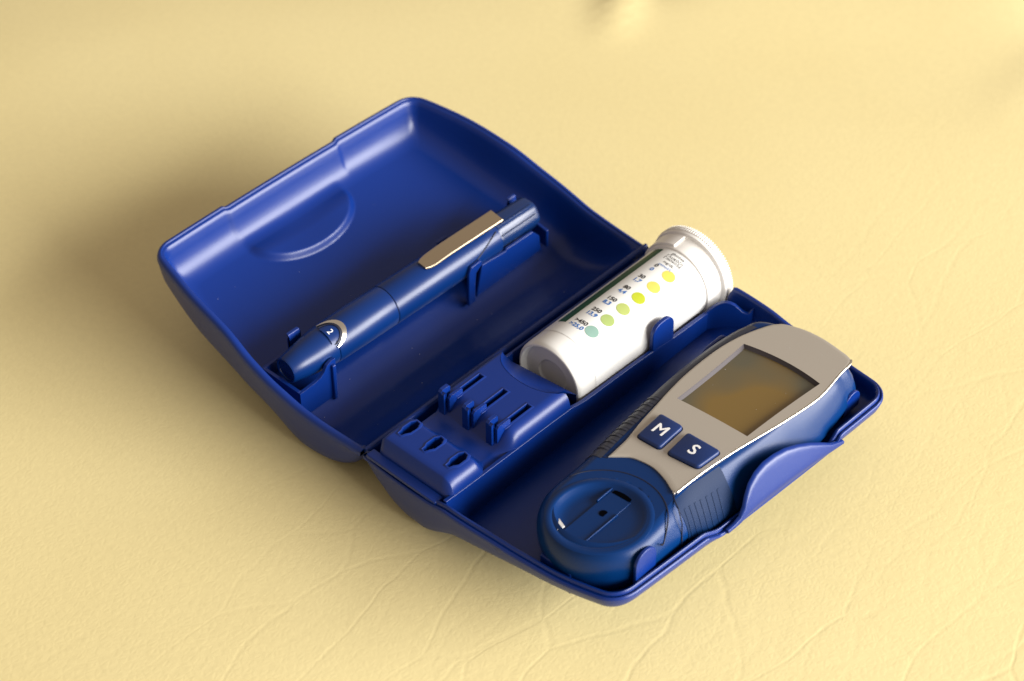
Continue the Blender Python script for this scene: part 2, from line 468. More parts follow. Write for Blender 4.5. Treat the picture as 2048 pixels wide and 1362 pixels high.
def holder():
    # profile along y of the top surface (trough for the lancets)
    def top(y):
        dip = 0.62 * math.exp(-((y + 4.62) / 0.52) ** 4) if y < -4.62 else 0.62 * math.exp(-((y + 4.62) / 0.78) ** 4)
        return ZT - dip
    ys = [-6.50, -6.44, -6.3, -6.2] + [-6.1 + 0.05 * i for i in range(100)]
    def yend(x):                                     # concave far end that clears the vial
        u = (x - 2.0) / 1.32
        return -1.16 - 0.66 * sqrt(max(0, 1 - min(1, abs(u)) ** 2))
    xs = [0.52, 0.56, 0.64] + [0.70 + 0.05 * i for i in range(49)] + [3.16, 3.24, 3.31, 3.37, 3.42, 3.47, 3.51, 3.54, 3.56, 3.57]
    def drop(x):
        if x < 0.6: return 0.10 * (1 - (x - .52) / .08)
        if x > 3.1:
            t = (x - 3.1) / 0.47; return 0.62 * (1 - sqrt(max(0, 1 - t * t))) if t < 1 else 0.62
        return 0
    grid = []
    for x in xs:
        col = []
        ye = yend(x)
        for y in ys:
            yy = min(y, ye)
            if y == ys[-1]: yy = ye
            z = max(top(yy) - drop(x), 2.02)
            if yy < -6.4: z -= 0.04 * (1 if y == ys[0] else 0.3)
            col.append((x, yy, z))
        grid.append(col)
    ny, nx = len(ys), len(xs)
    vs = [v for c in grid for v in c]; fs = []
    for i in range(nx - 1):
        for j in range(ny - 1):
            a = i * ny + j; q = (a, a + 1, a + ny + 1, a + ny)
            mx, my = (vs[q[0]][0] + vs[q[2]][0]) / 2, (vs[q[0]][1] + vs[q[2]][1]) / 2
            if any(inside(mx, my, h) for h in PITS): continue
            fs.append(q)
    # skirts
    def skirt(idx, off=(0, 0), zb=0.9):
        nonlocal vs, fs
        o = len(vs)
        for k in idx: v = vs[k]; vs.append((v[0] + off[0], v[1] + off[1], zb))
        for k in range(len(idx) - 1): fs.append((idx[k], idx[k + 1], o + k + 1, o + k))
    skirt([i * ny for i in range(nx)], (0, -0.20), 1.8)
    skirt([i * ny + ny - 1 for i in range(nx)], (0, 0.25), 0.7)
    skirt([j for j in range(ny)], (-0.1, 0), 1.5)
    skirt([(nx - 1) * ny + j for j in range(ny)], (0.0, 0), 1.9)
    return link("lancet_holder", vs, fs, CASE, case, angle=60)
hold = holder()
# ramp that falls from the scooped end of the block to the foot of the vial
def ramp():
    rings = []
    for i in range(25):
        x = 0.62 + 2.70 * i / 24
        u = (x - 2.0) / 1.32
        ye = -1.16 - 0.66 * sqrt(max(0, 1 - min(1, abs(u)) ** 2))
        yf = -0.90 + 0.09 * x
        row = []
        for k in range(9):
            t = k / 8
            row.append((x, ye + 0.02 + (yf - ye) * t, 2.655 - 0.58 * (t ** 0.8) * min(1, (yf - ye) / 0.35)))
        row += [(x, yf + 0.03, 1.9), (x, yf + 0.03, 0.9)]
        rings.append(row)
    return rings_mesh(rings, False)
link("scoop_ramp", *ramp(), CASE, hold, angle=50)
# flange on the near edge of the block
link("holder_flange", *join(prism([(0.25, -6.98), (3.28, -7.02), (3.30, -6.66), (0.25, -6.62)], 'z', 1.90, 2.06)), CASE, case, bevel=0.05, segs=3)
# three holes and three clips
for k, x in enumerate(HX):
    pit("lancet_hole", hole_poly(x), 0.07, 0.40)
    pit("clip_slot", slot_poly(x), 0.07, 0.45)
    # the clip: a U of two blades with outward lips
    def blade(x0, x1, ya, yb, h, lip):
        prof = [(ya, 2.0), (yb, 2.0), (yb, ZT + h - .06), (yb - .05, ZT + h), (ya + .08, ZT + h), (ya, ZT + h - .08)]
        return prism(prof, 'x', x0, x1)
    link("lancet_clip", *join(blade(x - .25, x - .12, -4.14, -3.72, 0.42, 0), blade(x - .12, x + .00, -4.14, -4.02, 0.38, 0),
        blade(x + .03, x + .13, -4.02, -3.42, 0.24, 0), box(x - .13, x + .06, -3.84, -3.74, 2.3, ZT + .12)), CASE, case, bevel=0.02)

# ---- divider between vial trough and meter tray
def divider():
    topz = [(-6.86, 2.20), (-6.0, 2.16), (-1.1, 2.04), (-0.9, 1.98), (-0.4, 1.90), (1.5, 1.82), (2.9, 1.74), (4.3, 1.62), (5.6, 1.55), (5.9, 1.52)]
    ys = [-6.86 + i * 0.15 for i in range(86)]
    poly = [(y, interp(y, topz)) for y in ys if y < 5.9]
    poly = poly + [(5.9, 0.7), (-6.2, 0.7), (-6.7, 1.3)]
    return link("divider", *prism(poly, 'x', 3.46, 3.60), CASE, case, bevel=0.02)
divider()
# rounded end of the divider, swinging towards the far wall
pts = []
for i in range(15):
    t = i / 14
    x = 3.53 + 1.25 * sstep(0, 1, t) ; y = 5.85 + 0.95 * t
    pts.append((x, y, 1.55 + 0.50 * sstep(0.0, 0.45, t) - 0.35 * sstep(0.5, 0.8, t) + 0.18 * sstep(.85, 1, t)))
rings = [[(x - .04, y + .06, z), (x + .04, y - .06, z), (x + .05, y - .07, 0.6), (x - .05, y + .07, 0.6)] for x, y, z in pts]
link("divider_end", *rings_mesh(rings, True, True, True), CASE, case, bevel=0.015)
# hinge side wall of the vial trough
link("trough_wall", *prism([(-1.2, 1.2), (6.5, 1.2), (6.5, 1.93), (-1.2, 1.98)], 'x', 0.30, 0.40), CASE, case, bevel=0.03)
# saddle ribs the vial rests on
for y in (0.9, 4.2):
    prof = [(3.45, 0.5)] + [(2.0 + 1.36 * cos(radians(a)), 1.85 + 1.36 * sin(radians(a))) for a in range(-20, -165, -12)] + [(0.6, 0.5), (1.3, 0.15), (2.7, 0.15)]
    link("saddle_rib", *prism(prof, 'y', y, y + 0.12), CASE, case, smooth=False)

def tongue(name, cx, pts, th, lean=0.0, parent=case, hook=0.0):
    """upright rounded tongue, outline pts in (y,z), standing at x=cx"""
    zmin = min(p[1] for p in pts)
    def fn(x, y, z):
        t = (z - zmin)
        return (x + lean * t * t, y, z)
    vs, fs = prism(pts, 'x', cx, cx + th, fn)
    return link(name, vs, fs, CASE, parent, bevel=0.03, segs=3)
def arch(y0, y1, zb, zt, r=None, n=8):
    w = y1 - y0; r = r or w / 2
    out = [(y0, zb)]
    out += [(y0 + r - r * cos(pi / 2 * i / n), zt - r + r * sin(pi / 2 * i / n)) for i in range(n + 1)]
    out += [(y1 - r + r * sin(pi / 2 * i / n), zt - r + r * cos(pi / 2 * i / n)) for i in range(n + 1)]
    out += [(y1, zb)]
    return out
tongue("vial_clip", 3.44, arch(2.93, 4.02, 1.5, 2.72, 0.42), 0.16, lean=-0.02)
tongue("meter_clip", 9.93, arch(4.62, 5.45, 1.75, 2.52, 0.40), 0.12)
tongue("meter_clip", 9.72, arch(-5.42, -4.50, 1.75, 3.12, 0.44), 0.12, lean=-0.02)
tongue("meter_clip", 5.05, arch(3.6, 4.9, 0.9, 2.25, 0.35), 0.12)
link("end_rib", *box(7.0, 8.2, -6.42, -6.30, 1.2, 2.05), CASE, case, bevel=0.03)

# ---- latch tab on the front of the base
FL = [(-1.85, 1.95), (-1.52, 2.0), (-1.28, 2.10), (-1.10, 2.35), (-0.92, 2.62), (-0.66, 2.88), (-0.30, 3.06), (0.12, 3.15), (0.60, 3.15), (1.10, 3.08), (1.60, 2.93), (2.1, 2.72), (2.6, 2.45), (3.0, 2.20), (3.35, 2.05), (3.6, 1.95)]
def latch_tab():
    K = 12; rings_o, rings_i = [], []
    def surf(y, z, off):
        x = 10.42 + 0.10 * (1 - (y / 6.2) ** 2) + SK * y + 0.075 - 0.34 * max(0, z - 2.15) ** 1.25 * 1.1
        if z < 1.5: x -= 0.5 * (1.5 - z) ** 2
        return x - off
    vs, fs = [], []
    n = len(FL)
    for off in (0.0, 0.15):
        for k in range(K + 1):
            t = k / K
            for (y, z) in FL:
                zz = 1.78 + (z - 1.78) * t
                e = 0.055 * max(0.0, (t - 0.86) / 0.14) ** 2 if off == 0 else -0.02 * max(0.0, (t - 0.86) / 0.14) ** 2
                e += 0.085 * (1 - sstep(0, 0.35, t)) if off == 0 else 0
                vs.append((surf(y, zz, off + e), y, zz))
    m = (K + 1) * n
    for o in (0, m):
        for k in range(K):
            for i in range(n - 1):
                a = o + k * n + i; fs.append((a, a + 1, a + n + 1, a + n))
    for i in range(n - 1): a = K * n + i; fs.append((a, a + 1, m + a + 1, m + a))
    for k in range(K):
        for i in (0, n - 1):
            a = k * n + i; fs.append((a, a + n, m + a + n, m + a))
    return link("latch_tab", vs, fs, CASE, case, angle=50)
latch_tab()

# ---- pen cradle inside the lid
def cradle():
    # near-end socket: end wall + long side wall + pillar
    z0 = 0.55
    end = prism([(-5.42, 0.9), (-3.66, z0), (-3.66, 1.63), (-5.42, 1.63)], 'y', -6.22, -6.10)
    side = prism([(-6.22, z0), (-4.62, z0), (-4.62, 2.12), (-4.80, 2.13), (-5.00, 2.05), (-5.12, 1.86), (-5.30, 1.72), (-5.55, 1.66), (-6.22, 1.62)], 'x', -3.68, -3.56)
    back = prism([(-6.22, 0.9), (-4.9, 0.9), (-4.9, 1.75), (-6.22, 1.63)], 'x', -5.42, -5.30)
    return join(end, side, back)
link("pen_socket", *cradle(), CASE, case, bevel=0.03, segs=3)
link("socket_pillar", *box(-3.58, -3.44, -4.85, -4.70, 0.5, 1.98), CASE, case, bevel=0.03)
def peg(name, x, y0, y1, zb, zt, hookdir):
    prof = [(x, zb), (x + .12, zb), (x + .12, zt - .1), (x + .08, zt), (x - .05 , zt), (x + hookdir * .10, zt - .10), (x, zt - .2)]
    return link(name, *prism(prof, 'y', y0, y1), CASE, case, bevel=0.025, segs=3)
peg("pen_clip", -5.20, -5.22, -4.72, 0.9, 2.58, 1)
peg("pen_clip", -5.05, 1.62, 2.10, 0.9, 2.42, 1)
peg("pen_clip", -4.95, 5.1, 5.5, 1.0, 2.36, 1)
tongue("pen_clip", -3.48, [(1.45, 0.6), (1.50, 2.0), (1.62, 2.22), (2.10, 2.26), (2.14, 2.05), (1.86, 1.85), (1.80, 1.2), (1.82, 0.6)], 0.13)
tongue("pen_rail", -3.52, [(1.9, 0.7), (2.2, 1.95), (3.38, 1.84), (3.45, 1.92), (4.8, 1.88), (5.15, 1.5), (5.25, 0.8)], 0.12)
link("pen_stop", *prism([(-4.9, 0.9), (-3.42, 0.7), (-3.42, 1.45), (-4.0, 1.55), (-4.9, 1.7)], 'y', 5.55, 5.67), CASE, case, bevel=0.03)

# ------------------------------------------------------------------ lancing pen
pen = thing("lancing_pen", "slim blue lancing pen with a brassy pocket clip lying in the lid", "lancing pen")
PA, PB = Vector((-4.43, -6.0, 1.98)), Vector((-4.12, 5.6, 2.06))
pax = (PB - PA).normalized(); pu = Vector((1, 0, 0)) - pax * pax.x; pu.normalize(); pw = pu.cross(pax); pw = -pw if pw.z < 0 else pw
def pp(l, r, phi):
    o = PA + pax * (l + 6.0)
    return tuple(o + (pu * cos(phi) + pw * sin(phi)) * r)
nose = [(-5.80, 0.36), (-6.0, 0.38), (-6.02, 0.43), (-5.97, 0.47), (-5.5, 0.555), (-5.0, 0.645), (-4.6, 0.70), (-4.3, 0.715), (-4.26, 0.71), (-4.25, 0.66)]
nose = [(-5.8, 0.001), (-5.8, 0.30), (-5.93, 0.37)] + nose[1:]
link("nose_cap", *lathe(nose, pp), PEN, pen)
link("lancet_opening", *lathe([(-5.95, 0.001), (-5.95, 0.20), (-5.97, 0.30), (-5.96, 0.38)], pp), PEN_D, pen)
link("front_barrel", *lathe([(-4.24, 0.66), (-4.235, 0.715), (-4.2, 0.73), (-3.0, 0.745), (-1.66, 0.745), (-1.635, 0.735), (-1.635, 0.70)], pp), PEN, pen)
def barrel(l, r, phi):
    # the rear barrel flattens under the pocket clip
    x, y, z = pp(l, r, phi)
    return (x, y, z)
link("rear_barrel", *lathe([(-1.60, 0.70), (-1.60, 0.735), (-1.575, 0.745), (0.5, 0.745), (2.2, 0.72), (3.3, 0.68), (3.42, 0.66), (3.44, 0.5)], barrel), PEN, pen)
link("joint_ring", *lathe([(-1.66, 0.705), (-1.58, 0.705)], pp), SEAM, pen)
# ribbed end button with long flats
def btn(l, r, phi):
    k = math.cos(phi * 6) * 0.018
    return pp(l, r + k, phi)
link("end_button", *lathe([(3.30, 0.50), (3.45, 0.60), (3.55, 0.60), (5.25, 0.585), (5.36, 0.55), (5.40, 0.45), (5.40, 0.001)], btn), PEN_D, pen)
for a in (64, 28):
    rings = [[pp(l, r, radians(a + d)) for d, r in ((-2.5, 0.58), (-2.5, 0.635), (2.5, 0.635), (2.5, 0.58))] for l in (3.5, 5.2)]
    link("button_rib", *rings_mesh(rings, True, True, True), PEN_D, pen, bevel=0.01)
# diagonal collar edge
link("collar_edge", *tube([pp(2.0 + 1.3 * t, 0.735 - 0.04 * t, radians(12 + 40 * t)) for t in [i / 10 for i in range(11)]], 0.022, 6), SEAM, pen)
# crescent ring and depth window at the nose
def crescent(r, rin, rout_l, rout_p, w, m, name, k0=-82, k1=88):
    vs, fs = [], []
    N = 30
    for i in range(N + 1):
        a = radians(k0 + (k1 - k0) * i / N)
        wd = w * max(0.06, cos(a * 0.98)) ** 0.8
        for q in (0, 1):
            R0 = 1 - q * wd
            l = -4.42 + rout_l * R0 * cos(a); ph = 68 + rout_p * R0 * sin(a)
            vs.append(pp(l, r, radians(ph)))
            vs.append(pp(l, r - 0.05, radians(ph)))
    for i in range(N):
        o = 4 * i
        fs += [(o, o + 2, o + 6, o + 4), (o, o + 4, o + 5, o + 1), (o + 2, o + 3, o + 7, o + 6)]
    return link(name, vs, fs, m, pen)
crescent(0.775, 0, 0.74, 43, 0.26, CHROME, "depth_ring")
crescent(0.765, 0, 0.565, 34, 0.16, SEAM, "ring_gap")
# tongue of the nose cap that reaches into the ring
vs, fs = [], []
NN, MM = 24, 6
for j in range(MM + 1):
    for i in range(NN + 1):
        a = radians(-90 + 180 * i / NN); q = j / MM
        vs.append(pp(-4.45 + 0.46 * q * cos(a), 0.765 - 0.02 * q, radians(68 + 28.5 * q * sin(a))))
for j in range(MM):
    for i in range(NN):
        o = j * (NN + 1) + i; fs.append((o, o + 1, o + NN + 2, o + NN + 1))
link("dial_window", vs, fs, PEN, pen)
text("numeral", "2", 0.31, lambda x, y: pp(-4.26 + y, 0.772, radians(70) - x / 0.77), WINK, pen)
# pocket clip
def pocket_clip():
    vs, fs = [], []
    N = 22
    for i in range(N + 1):
        t = i / N; l = 0.08 + 3.55 * t
        rr = 0.80 + 0.10 * sstep(0.0, 0.35, t) * 0.6 + 0.09 * t
        w = 0.31 if i else 0.20
        if i == 1: w = 0.27
        if i == 2: w = 0.30
        o = PA + pax * (l + 6.0)
        a0 = radians(84 - 3 * t)
        n = pu * cos(a0) + pw * sin(a0); tdir = pu * sin(a0) - pw * cos(a0)
        for (s, e) in ((-w, 0), (-w * .92, .02), (w * .92, .02), (w, 0), (w, -.055), (-w, -.055)):
            vs.append(tuple(o + n * (rr + e) + tdir * s))
    for i in range(N):
        for k in range(6):
            a = i * 6 + k; b = i * 6 + (k + 1) % 6
            fs.append((a, b, b + 6, a + 6))
    fs += [tuple(range(6)), tuple(range(N * 6, N * 6 + 6))]
    return vs, fs
link("pocket_clip", *pocket_clip(), CLIPM, pen, angle=30)
link("clip_mount", *join(prism([(-0.22, 0), (0.22, 0), (0.22, 0.38), (-0.22, 0.38)], 'y', 3.0, 3.55, lambda x, y, z: pp(y, 0.58 + z, radians(82) - x / 0.7))), PEN_D, pen, bevel=0.02)

# ------------------------------------------------------------------ test strip vial
vial = thing("test_strip_vial", "white plastic vial with a colour chart of dots lying beside the hinge", "vial")
VC, VZ, VR = 2.0, 1.85, 1.35
def vp(l, r, phi): return (VC + r * cos(phi), l, VZ + r * sin(phi))
link("vial_body", *lathe([(-0.16, 0.001), (-0.16, 0.50), (-0.18, 0.55), (-0.24, 0.60), (-0.24, 0.95), (-0.26, 1.10), (-0.30, 1.14), (-0.40, 1.17), (-0.44, 1.22), (-0.43, 1.27), (-0.38, 1.315), (-0.30, 1.335), (-0.15, VR - .006), (0.2, VR - .006), (6.15, VR - .006), (6.2, 1.30)], vp, 128), WHITE, vial)
def strip(l0, l1, a0, a1, r, n=60, skewl=0.0):
    vs = []; fs = []
    for i in range(n + 1):
        a = radians(a0 + (a1 - a0) * i / n)
        for l in (l0, l1): vs.append(vp(l, r, a))
    for i in range(n): fs.append((2*i, 2*i+1, 2*i+3, 2*i+2))
    return vs, fs
link("label_wrap", *strip(0.36, 6.02, -60, 250, VR + 0.003, 110), LABEL, vial)
link("green_band", *strip(0.93, 5.95, 111.5, 128, VR + 0.008, 12), GREEN, vial)
cols = [(0.84, 0.60, 0.11), (0.66, 0.58, 0.12), (0.47, 0.52, 0.03), (0.43, 0.50, 0.15), (0.38, 0.48, 0.16), (0.26, 0.42, 0.36)]
names = ["yellow colour dot", "greenish yellow colour dot", "bright lime colour dot", "pale lime colour dot", "light green colour dot", "grey green colour dot"]
rows = [("0", "0"), ("30", "1,7"), ("80", "4,4"), ("150", "8,3"), ("250", "13,9"), (">450", ">25,0")]
for i in range(6):
    l = 4.97 - 0.766 * i; ph = radians(67.5 + 0.6 * i)
    n = 36
    vs = [vp(l, VR + 0.010, ph)] + [vp(l + 0.235 * sin(2*pi*k/n), VR + 0.010, ph + 0.235 / VR * cos(2*pi*k/n)) for k in range(n)]
    o = link("colour_dot", vs, [(0, 1 + k, 1 + (k + 1) % n) for k in range(n)], mat("dot_print", tuple(v * 0.78 for v in cols[i]), 0.5, spec=0.3), vial)
    o["label"] = names[i]
    def mp(L0, P0): return lambda x, y: vp(L0 + y, VR + 0.010, radians(P0) - x / VR)
    text("number_print", rows[i][0], 0.245, mp(l + 0.07, 92.8), INK, vial, 1.0, 0.007)
    text("number_print", rows[i][1], 0.245, mp(l - 0.18, 92.8), BLUEINK, vial, 1.0, 0.007)
for i, (s, l) in enumerate((("glucose", 6.05 - .06), ("Γλυκόζη", 5.83 - .03), ("Глюкоза", 5.66), ("mg/dL", 5.47), ("mmol/L", 5.28))):
    text("heading_print", s, 0.175, mp(l - 0.10, 82.0 if i < 4 else 82), INK if i < 4 else BLUEINK, vial, 1.0, 0.0)
capo = link("cap", *lathe([(6.06, VR + .004), (6.09, 1.40), (6.14, 1.42), (6.68, 1.44), (6.73, 1.46), (6.75, 1.54), (6.78, 1.595), (6.83, 1.61), (7.06, 1.61), (7.13, 1.585), (7.15, 1.53), (7.15, 0.001)], vp, 128), CAPW, vial)
parts = []
for k in range(110):
    a = 2 * pi * k / 110
    w = 2 * pi / 110 * 0.27
    rings = [[vp(l, r, a + d) for d, r in ((-w, 1.57), (-w * .6, 1.645), (w * .6, 1.645), (w, 1.57))] for l in (6.90, 7.14)]
    parts.append(rings_mesh(rings, True, True, True))
link("grip_ridges", *join(*parts), CAPW, capo, smooth=False, kind="stuff")
rings = [[vp(l, r, radians(a)) for l, r in ((6.14, 1.40), (6.14, 1.50), (6.74, 1.54), (6.74, 1.40))] for a in range(98, 170, 4)]
link("thumb_tab", *rings_mesh(rings, True, True, True), CAPW, capo, bevel=0.02)

# ------------------------------------------------------------------ glucose meter
meter = thing("glucose_meter", "blue glucose meter with silver face, display and M and S keys", "glucose meter")
def zt(c, l=0): return 3.10 + 0.08 * (c - 7)
CX = 7.80
GW = [(-6.5, 0.0), (-4.5, 2.02), (-3.6, 2.03), (-2.8, 2.08), (-1.7, 2.20), (-0.3, 2.33), (1, 2.44), (2, 2.48), (3.3, 2.45), (4.3, 2.36), (5.2, 2.12), (5.8, 1.72), (6.2, 1.1), (6.42, 0.0)]
def girth():
    pts = []
    for i in range(56):                       # near dome, from left round to right
        a = pi - pi * i / 55 * -1
        pts.append((CX + 2.02 * cos(a), -4.45 + 2.02 * sin(a)))
    side = [-4.3 + 0.1 * i for i in range(93)]
    def hw(l): return interp(l, [(-4.5, 2.02), (-3.6, 2.03), (-2.8, 2.08), (-1.7, 2.20), (-0.3, 2.33), (1, 2.44), (2, 2.48), (3.3, 2.45), (4.3, 2.36), (5.2, 2.14)])
    pts += [(CX + hw(l), l) for l in side]
    e0 = (CX + hw(side[-1]), side[-1]); w = hw(side[-1])
    for i in range(1, 28):
        a = pi / 2 * i / 14
        # flattened far end (superellipse)
        x = w * (abs(cos(a)) ** 0.72) * (1 if cos(a) >= 0 else -1); y = 1.06 * abs(sin(a)) ** 0.7
        pts.append((CX + x, side[-1] + y))
    pts += [(CX - hw(l), l) for l in reversed(side)]
    return pts
G = girth()
def offset(poly, d):
    n = len(poly); out = []
    for i in range(n):
        a, b = poly[i - 1], poly[(i + 1) % n]
        tx, ty = b[0] - a[0], b[1] - a[1]; L = sqrt(tx * tx + ty * ty) or 1
        out.append((poly[i][0] - ty / L * d, poly[i][1] + tx / L * d))
    return out
CUPC, CUPR = (7.92, -4.86), 1.42
LCDQ = [(6.42, 0.60), (9.18, 0.55), (9.44, 3.92), (6.40, 4.02)]
def widen(gx, gy):
    return 0.62 * sstep(-4.2, -2.2, gy) * (1 - 0.75 * sstep(2.0, 4.6, gy)) * sstep(8.6, 9.6, gx)
def skin_z(gx, gy, d, z):
    """the right flank falls more steeply from the face plate than the rounded left one"""
    if z is None or d > 0.5 or z <= 1.9: return z
    s = sstep(-4.4, -1.4, gy) * sstep(8.6, 9.6, gx)
    f2 = sstep(2.0, 4.8, gy)
    lean = interp(d, [(0, 1.95), (0.06, 2.25), (0.15, 2.55), (0.28, 2.82), (0.40, 2.99)]) * f2 + interp(d, [(0, 1.6), (0.06, 1.9), (0.15, 2.2), (0.28, 2.56), (0.40, 2.86), (0.5, 3.04)]) * (1 - f2)
    return z * (1 - s) + min(z, lean) * s
SKIN = [(0.0, 2.0), (0.0, 2.3), (0.01, 2.5), (0.06, 2.70), (0.15, 2.86), (0.28, 2.99), (0.40, 3.055), (0.50, 3.07)]
def body_mesh():
    rings = []
    for d, z in ((1.2, 1.25), (0.6, 1.25), (0.3, 1.35), (0.12, 1.6), (0.03, 1.95), (0.0, 2.3), (0.01, 2.5), (0.06, 2.70), (0.15, 2.86), (0.28, 2.99), (0.40, 3.055), (0.50, None)):
        P = [(px - d * widen(gx, gy), py) for (px, py), (gx, gy) in zip(offset(G, d), G)]
        ring = []
        for (x, y), (gx, gy) in zip(P, G):
            zz = skin_z(gx, gy, d, z)
            ring.append((x, y, (zt(x) - 0.03 if z is None else zz + 0.08 * (x - 7) * sstep(1.2, 2.6, z))))
        rings.append(ring)
    P = [(px - 0.5 * widen(gx, gy), py) for (px, py), (gx, gy) in zip(offset(G, 0.50), G)]
    K = 90
    for k in range(1, K + 1):
        t = k / K; ring = []
        for (x, y) in P:
            ty = max(-4.86, min(4.2, y))
            px, py = x + (CX - x) * t, y + (ty - y) * t
            z = zt(px) - 0.03
            # hollow under the display and under the strip cup
            dx = min(px - 6.25, 9.26 + 0.0875 * (py - 0.55) - px); dy = min(py - 0.4, 4.25 - py)
            z -= 0.30 * sstep(-0.02, 0.12, min(dx, dy))
            q = sqrt((px - CUPC[0]) ** 2 + (py - CUPC[1]) ** 2)
            z -= 0.60 * (1 - sstep(CUPR + 0.02, CUPR + 0.10, q))
            ring.append((px, py, z))
        rings.append(ring)
    rings.insert(0, [(CX + (x - CX) * 0.02, -0.2 + (y + 0.2) * 0.7, 1.25) for x, y in rings[0] and [(v[0], v[1]) for v in rings[0]]])
    return rings_mesh(rings)
link("meter_body", *body_mesh(), METER, meter, angle=60)

# silver face plate with the display opening
PL = [(6.49, -2.77), (6.43, -1.9), (6.25, -0.99), (6.12, -0.12), (5.99, 0.76), (5.90, 1.6), (5.88, 2.51), (5.93, 3.5), (6.11, 4.41), (6.41, 5.19), (6.62, 5.50), (6.85, 5.66), (7.42, 5.80), (8.0, 5.82), (8.50, 5.76), (8.97, 5.66), (9.30, 5.58), (9.52, 5.46), (9.60, 5.2), (9.62, 4.75), (9.76, 3.71), (9.76, 2.98), (9.59, 1.7), (9.28, -0.09), (9.12, -1.31), (9.06, -2.3), (9.05, -2.80), (8.82, -2.68), (8.39, -2.46), (7.79, -2.29), (7.13, -2.34), (6.8, -2.52)]
def resample(poly, n, smooth=True):
    # Catmull-Rom then arc-length resample
    m = len(poly); pts = []
    for i in range(m):
        p0, p1, p2, p3 = poly[i - 1], poly[i], poly[(i + 1) % m], poly[(i + 2) % m]
        for k in range(8):
            t = k / 8
            if smooth and i not in SHARP and (i + 1) % m not in SHARP:
                pts.append(tuple(0.5 * ((2*p1[j]) + (-p0[j]+p2[j])*t + (2*p0[j]-5*p1[j]+4*p2[j]-p3[j])*t*t + (-p0[j]+3*p1[j]-3*p2[j]+p3[j])*t**3) for j in (0, 1)))
            else:
                pts.append(tuple(p1[j] + (p2[j] - p1[j]) * t for j in (0, 1)))
    return pts
SHARP = {0, 26}
PLR = resample(PL, 0)
LC = (7.86, 2.25)
def ray_quad(ang, quad, bow=0.0):
    dx, dy = cos(ang), sin(ang); best = None
    n = len(quad)
    for i in range(n):
        (x0, y0), (x1, y1) = quad[i], quad[(i + 1) % n]
        ex, ey = x1 - x0, y1 - y0
        det = dx * (-ey) + ex * dy
        if abs(det) < 1e-9: continue
        t = ((x0 - LC[0]) * (-ey) + ex * (y0 - LC[1])) / det
        u = (dx * (y0 - LC[1]) - dy * (x0 - LC[0])) / det
        if t > 0 and -1e-6 <= u <= 1 + 1e-6 and (best is None or t < best): best = t
    return (LC[0] + dx * best, LC[1] + dy * best)
def lcd_outline(scale=0.0):
    a, b, c, d = LCDQ; q = []
    seq = [(a, b, -0.03), (b, c, -0.03), (c, d, 0.16), (d, a, -0.03)]
    for (p, r, bow) in seq:
        for k in range(16):
            t = k / 16
            ex, ey = r[0] - p[0], r[1] - p[1]; L = sqrt(ex * ex + ey * ey)
            s = 4 * t * (1 - t) * bow
            q.append((p[0] + ex * t + ey / L * s, p[1] + ey * t - ex / L * s))
    return q
LQ = lcd_outline()
def inset_q(d): return offset(LQ, d)
def plate():
    n = len(PLR)
    angs = [math.atan2(y - LC[1], x - LC[0]) for x, y in PLR]
    inn = [ray_quad(a, LQ) for a in angs]
    # snap nearest samples onto the display corners
    for cq in LCDQ:
        k = min(range(n), key=lambda i: (inn[i][0] - cq[0]) ** 2 + (inn[i][1] - cq[1]) ** 2); inn[k] = cq
    rings = []
    def pz(x, y, e): return zt(x) + e
    rings.append([(x, y, pz(x, y, -0.10)) for x, y in PLR])
    out = PLR
    rings.append([(x, y, pz(x, y, 0.015)) for x, y in out])
    ins = [(x + (LC[0] - x) * 0.012, y + (LC[1] - y) * 0.012) for x, y in out]
    rings.append([(x, y, pz(x, y, 0.032)) for x, y in ins])
    K = 16
    for k in range(1, K + 1):
        t = k / K
        rings.append([(ins[i][0] + (inn[i][0] - ins[i][0]) * t, ins[i][1] + (inn[i][1] - ins[i][1]) * t, pz(ins[i][0] + (inn[i][0] - ins[i][0]) * t, 0, 0.032)) for i in range(n)])
    return rings_mesh(rings)
pl = link("face_plate", *plate(), SILVER, meter, angle=40)
# polished edge line along the right of the plate
edge = [(x + 0.018, y, zt(x) + 0.002) for x, y in PLR if x > 8.9 and -2.78 < y < 5.5]
edge.sort(key=lambda p: p[1])
link("edge_trim", *tube(edge, 0.042, 12), CHROME, pl)
# bezel: walls sloping down from the opening to the glass
q0, q1 = inset_q(0.0), inset_q(0.10)
link("bezel", *rings_mesh([[(x, y, zt(x) + 0.030) for x, y in q0], [(x, y, zt(x) - 0.02) for x, y in inset_q(0.02)], [(x, y, zt(x) - 0.12) for x, y in q1]]), BEZEL, pl, angle=20)
q2 = inset_q(0.05)
link("display", [(x, y, zt(x) - 0.10) for x, y in q2], [tuple(range(len(q2)))], LCD, meter, smooth=False)

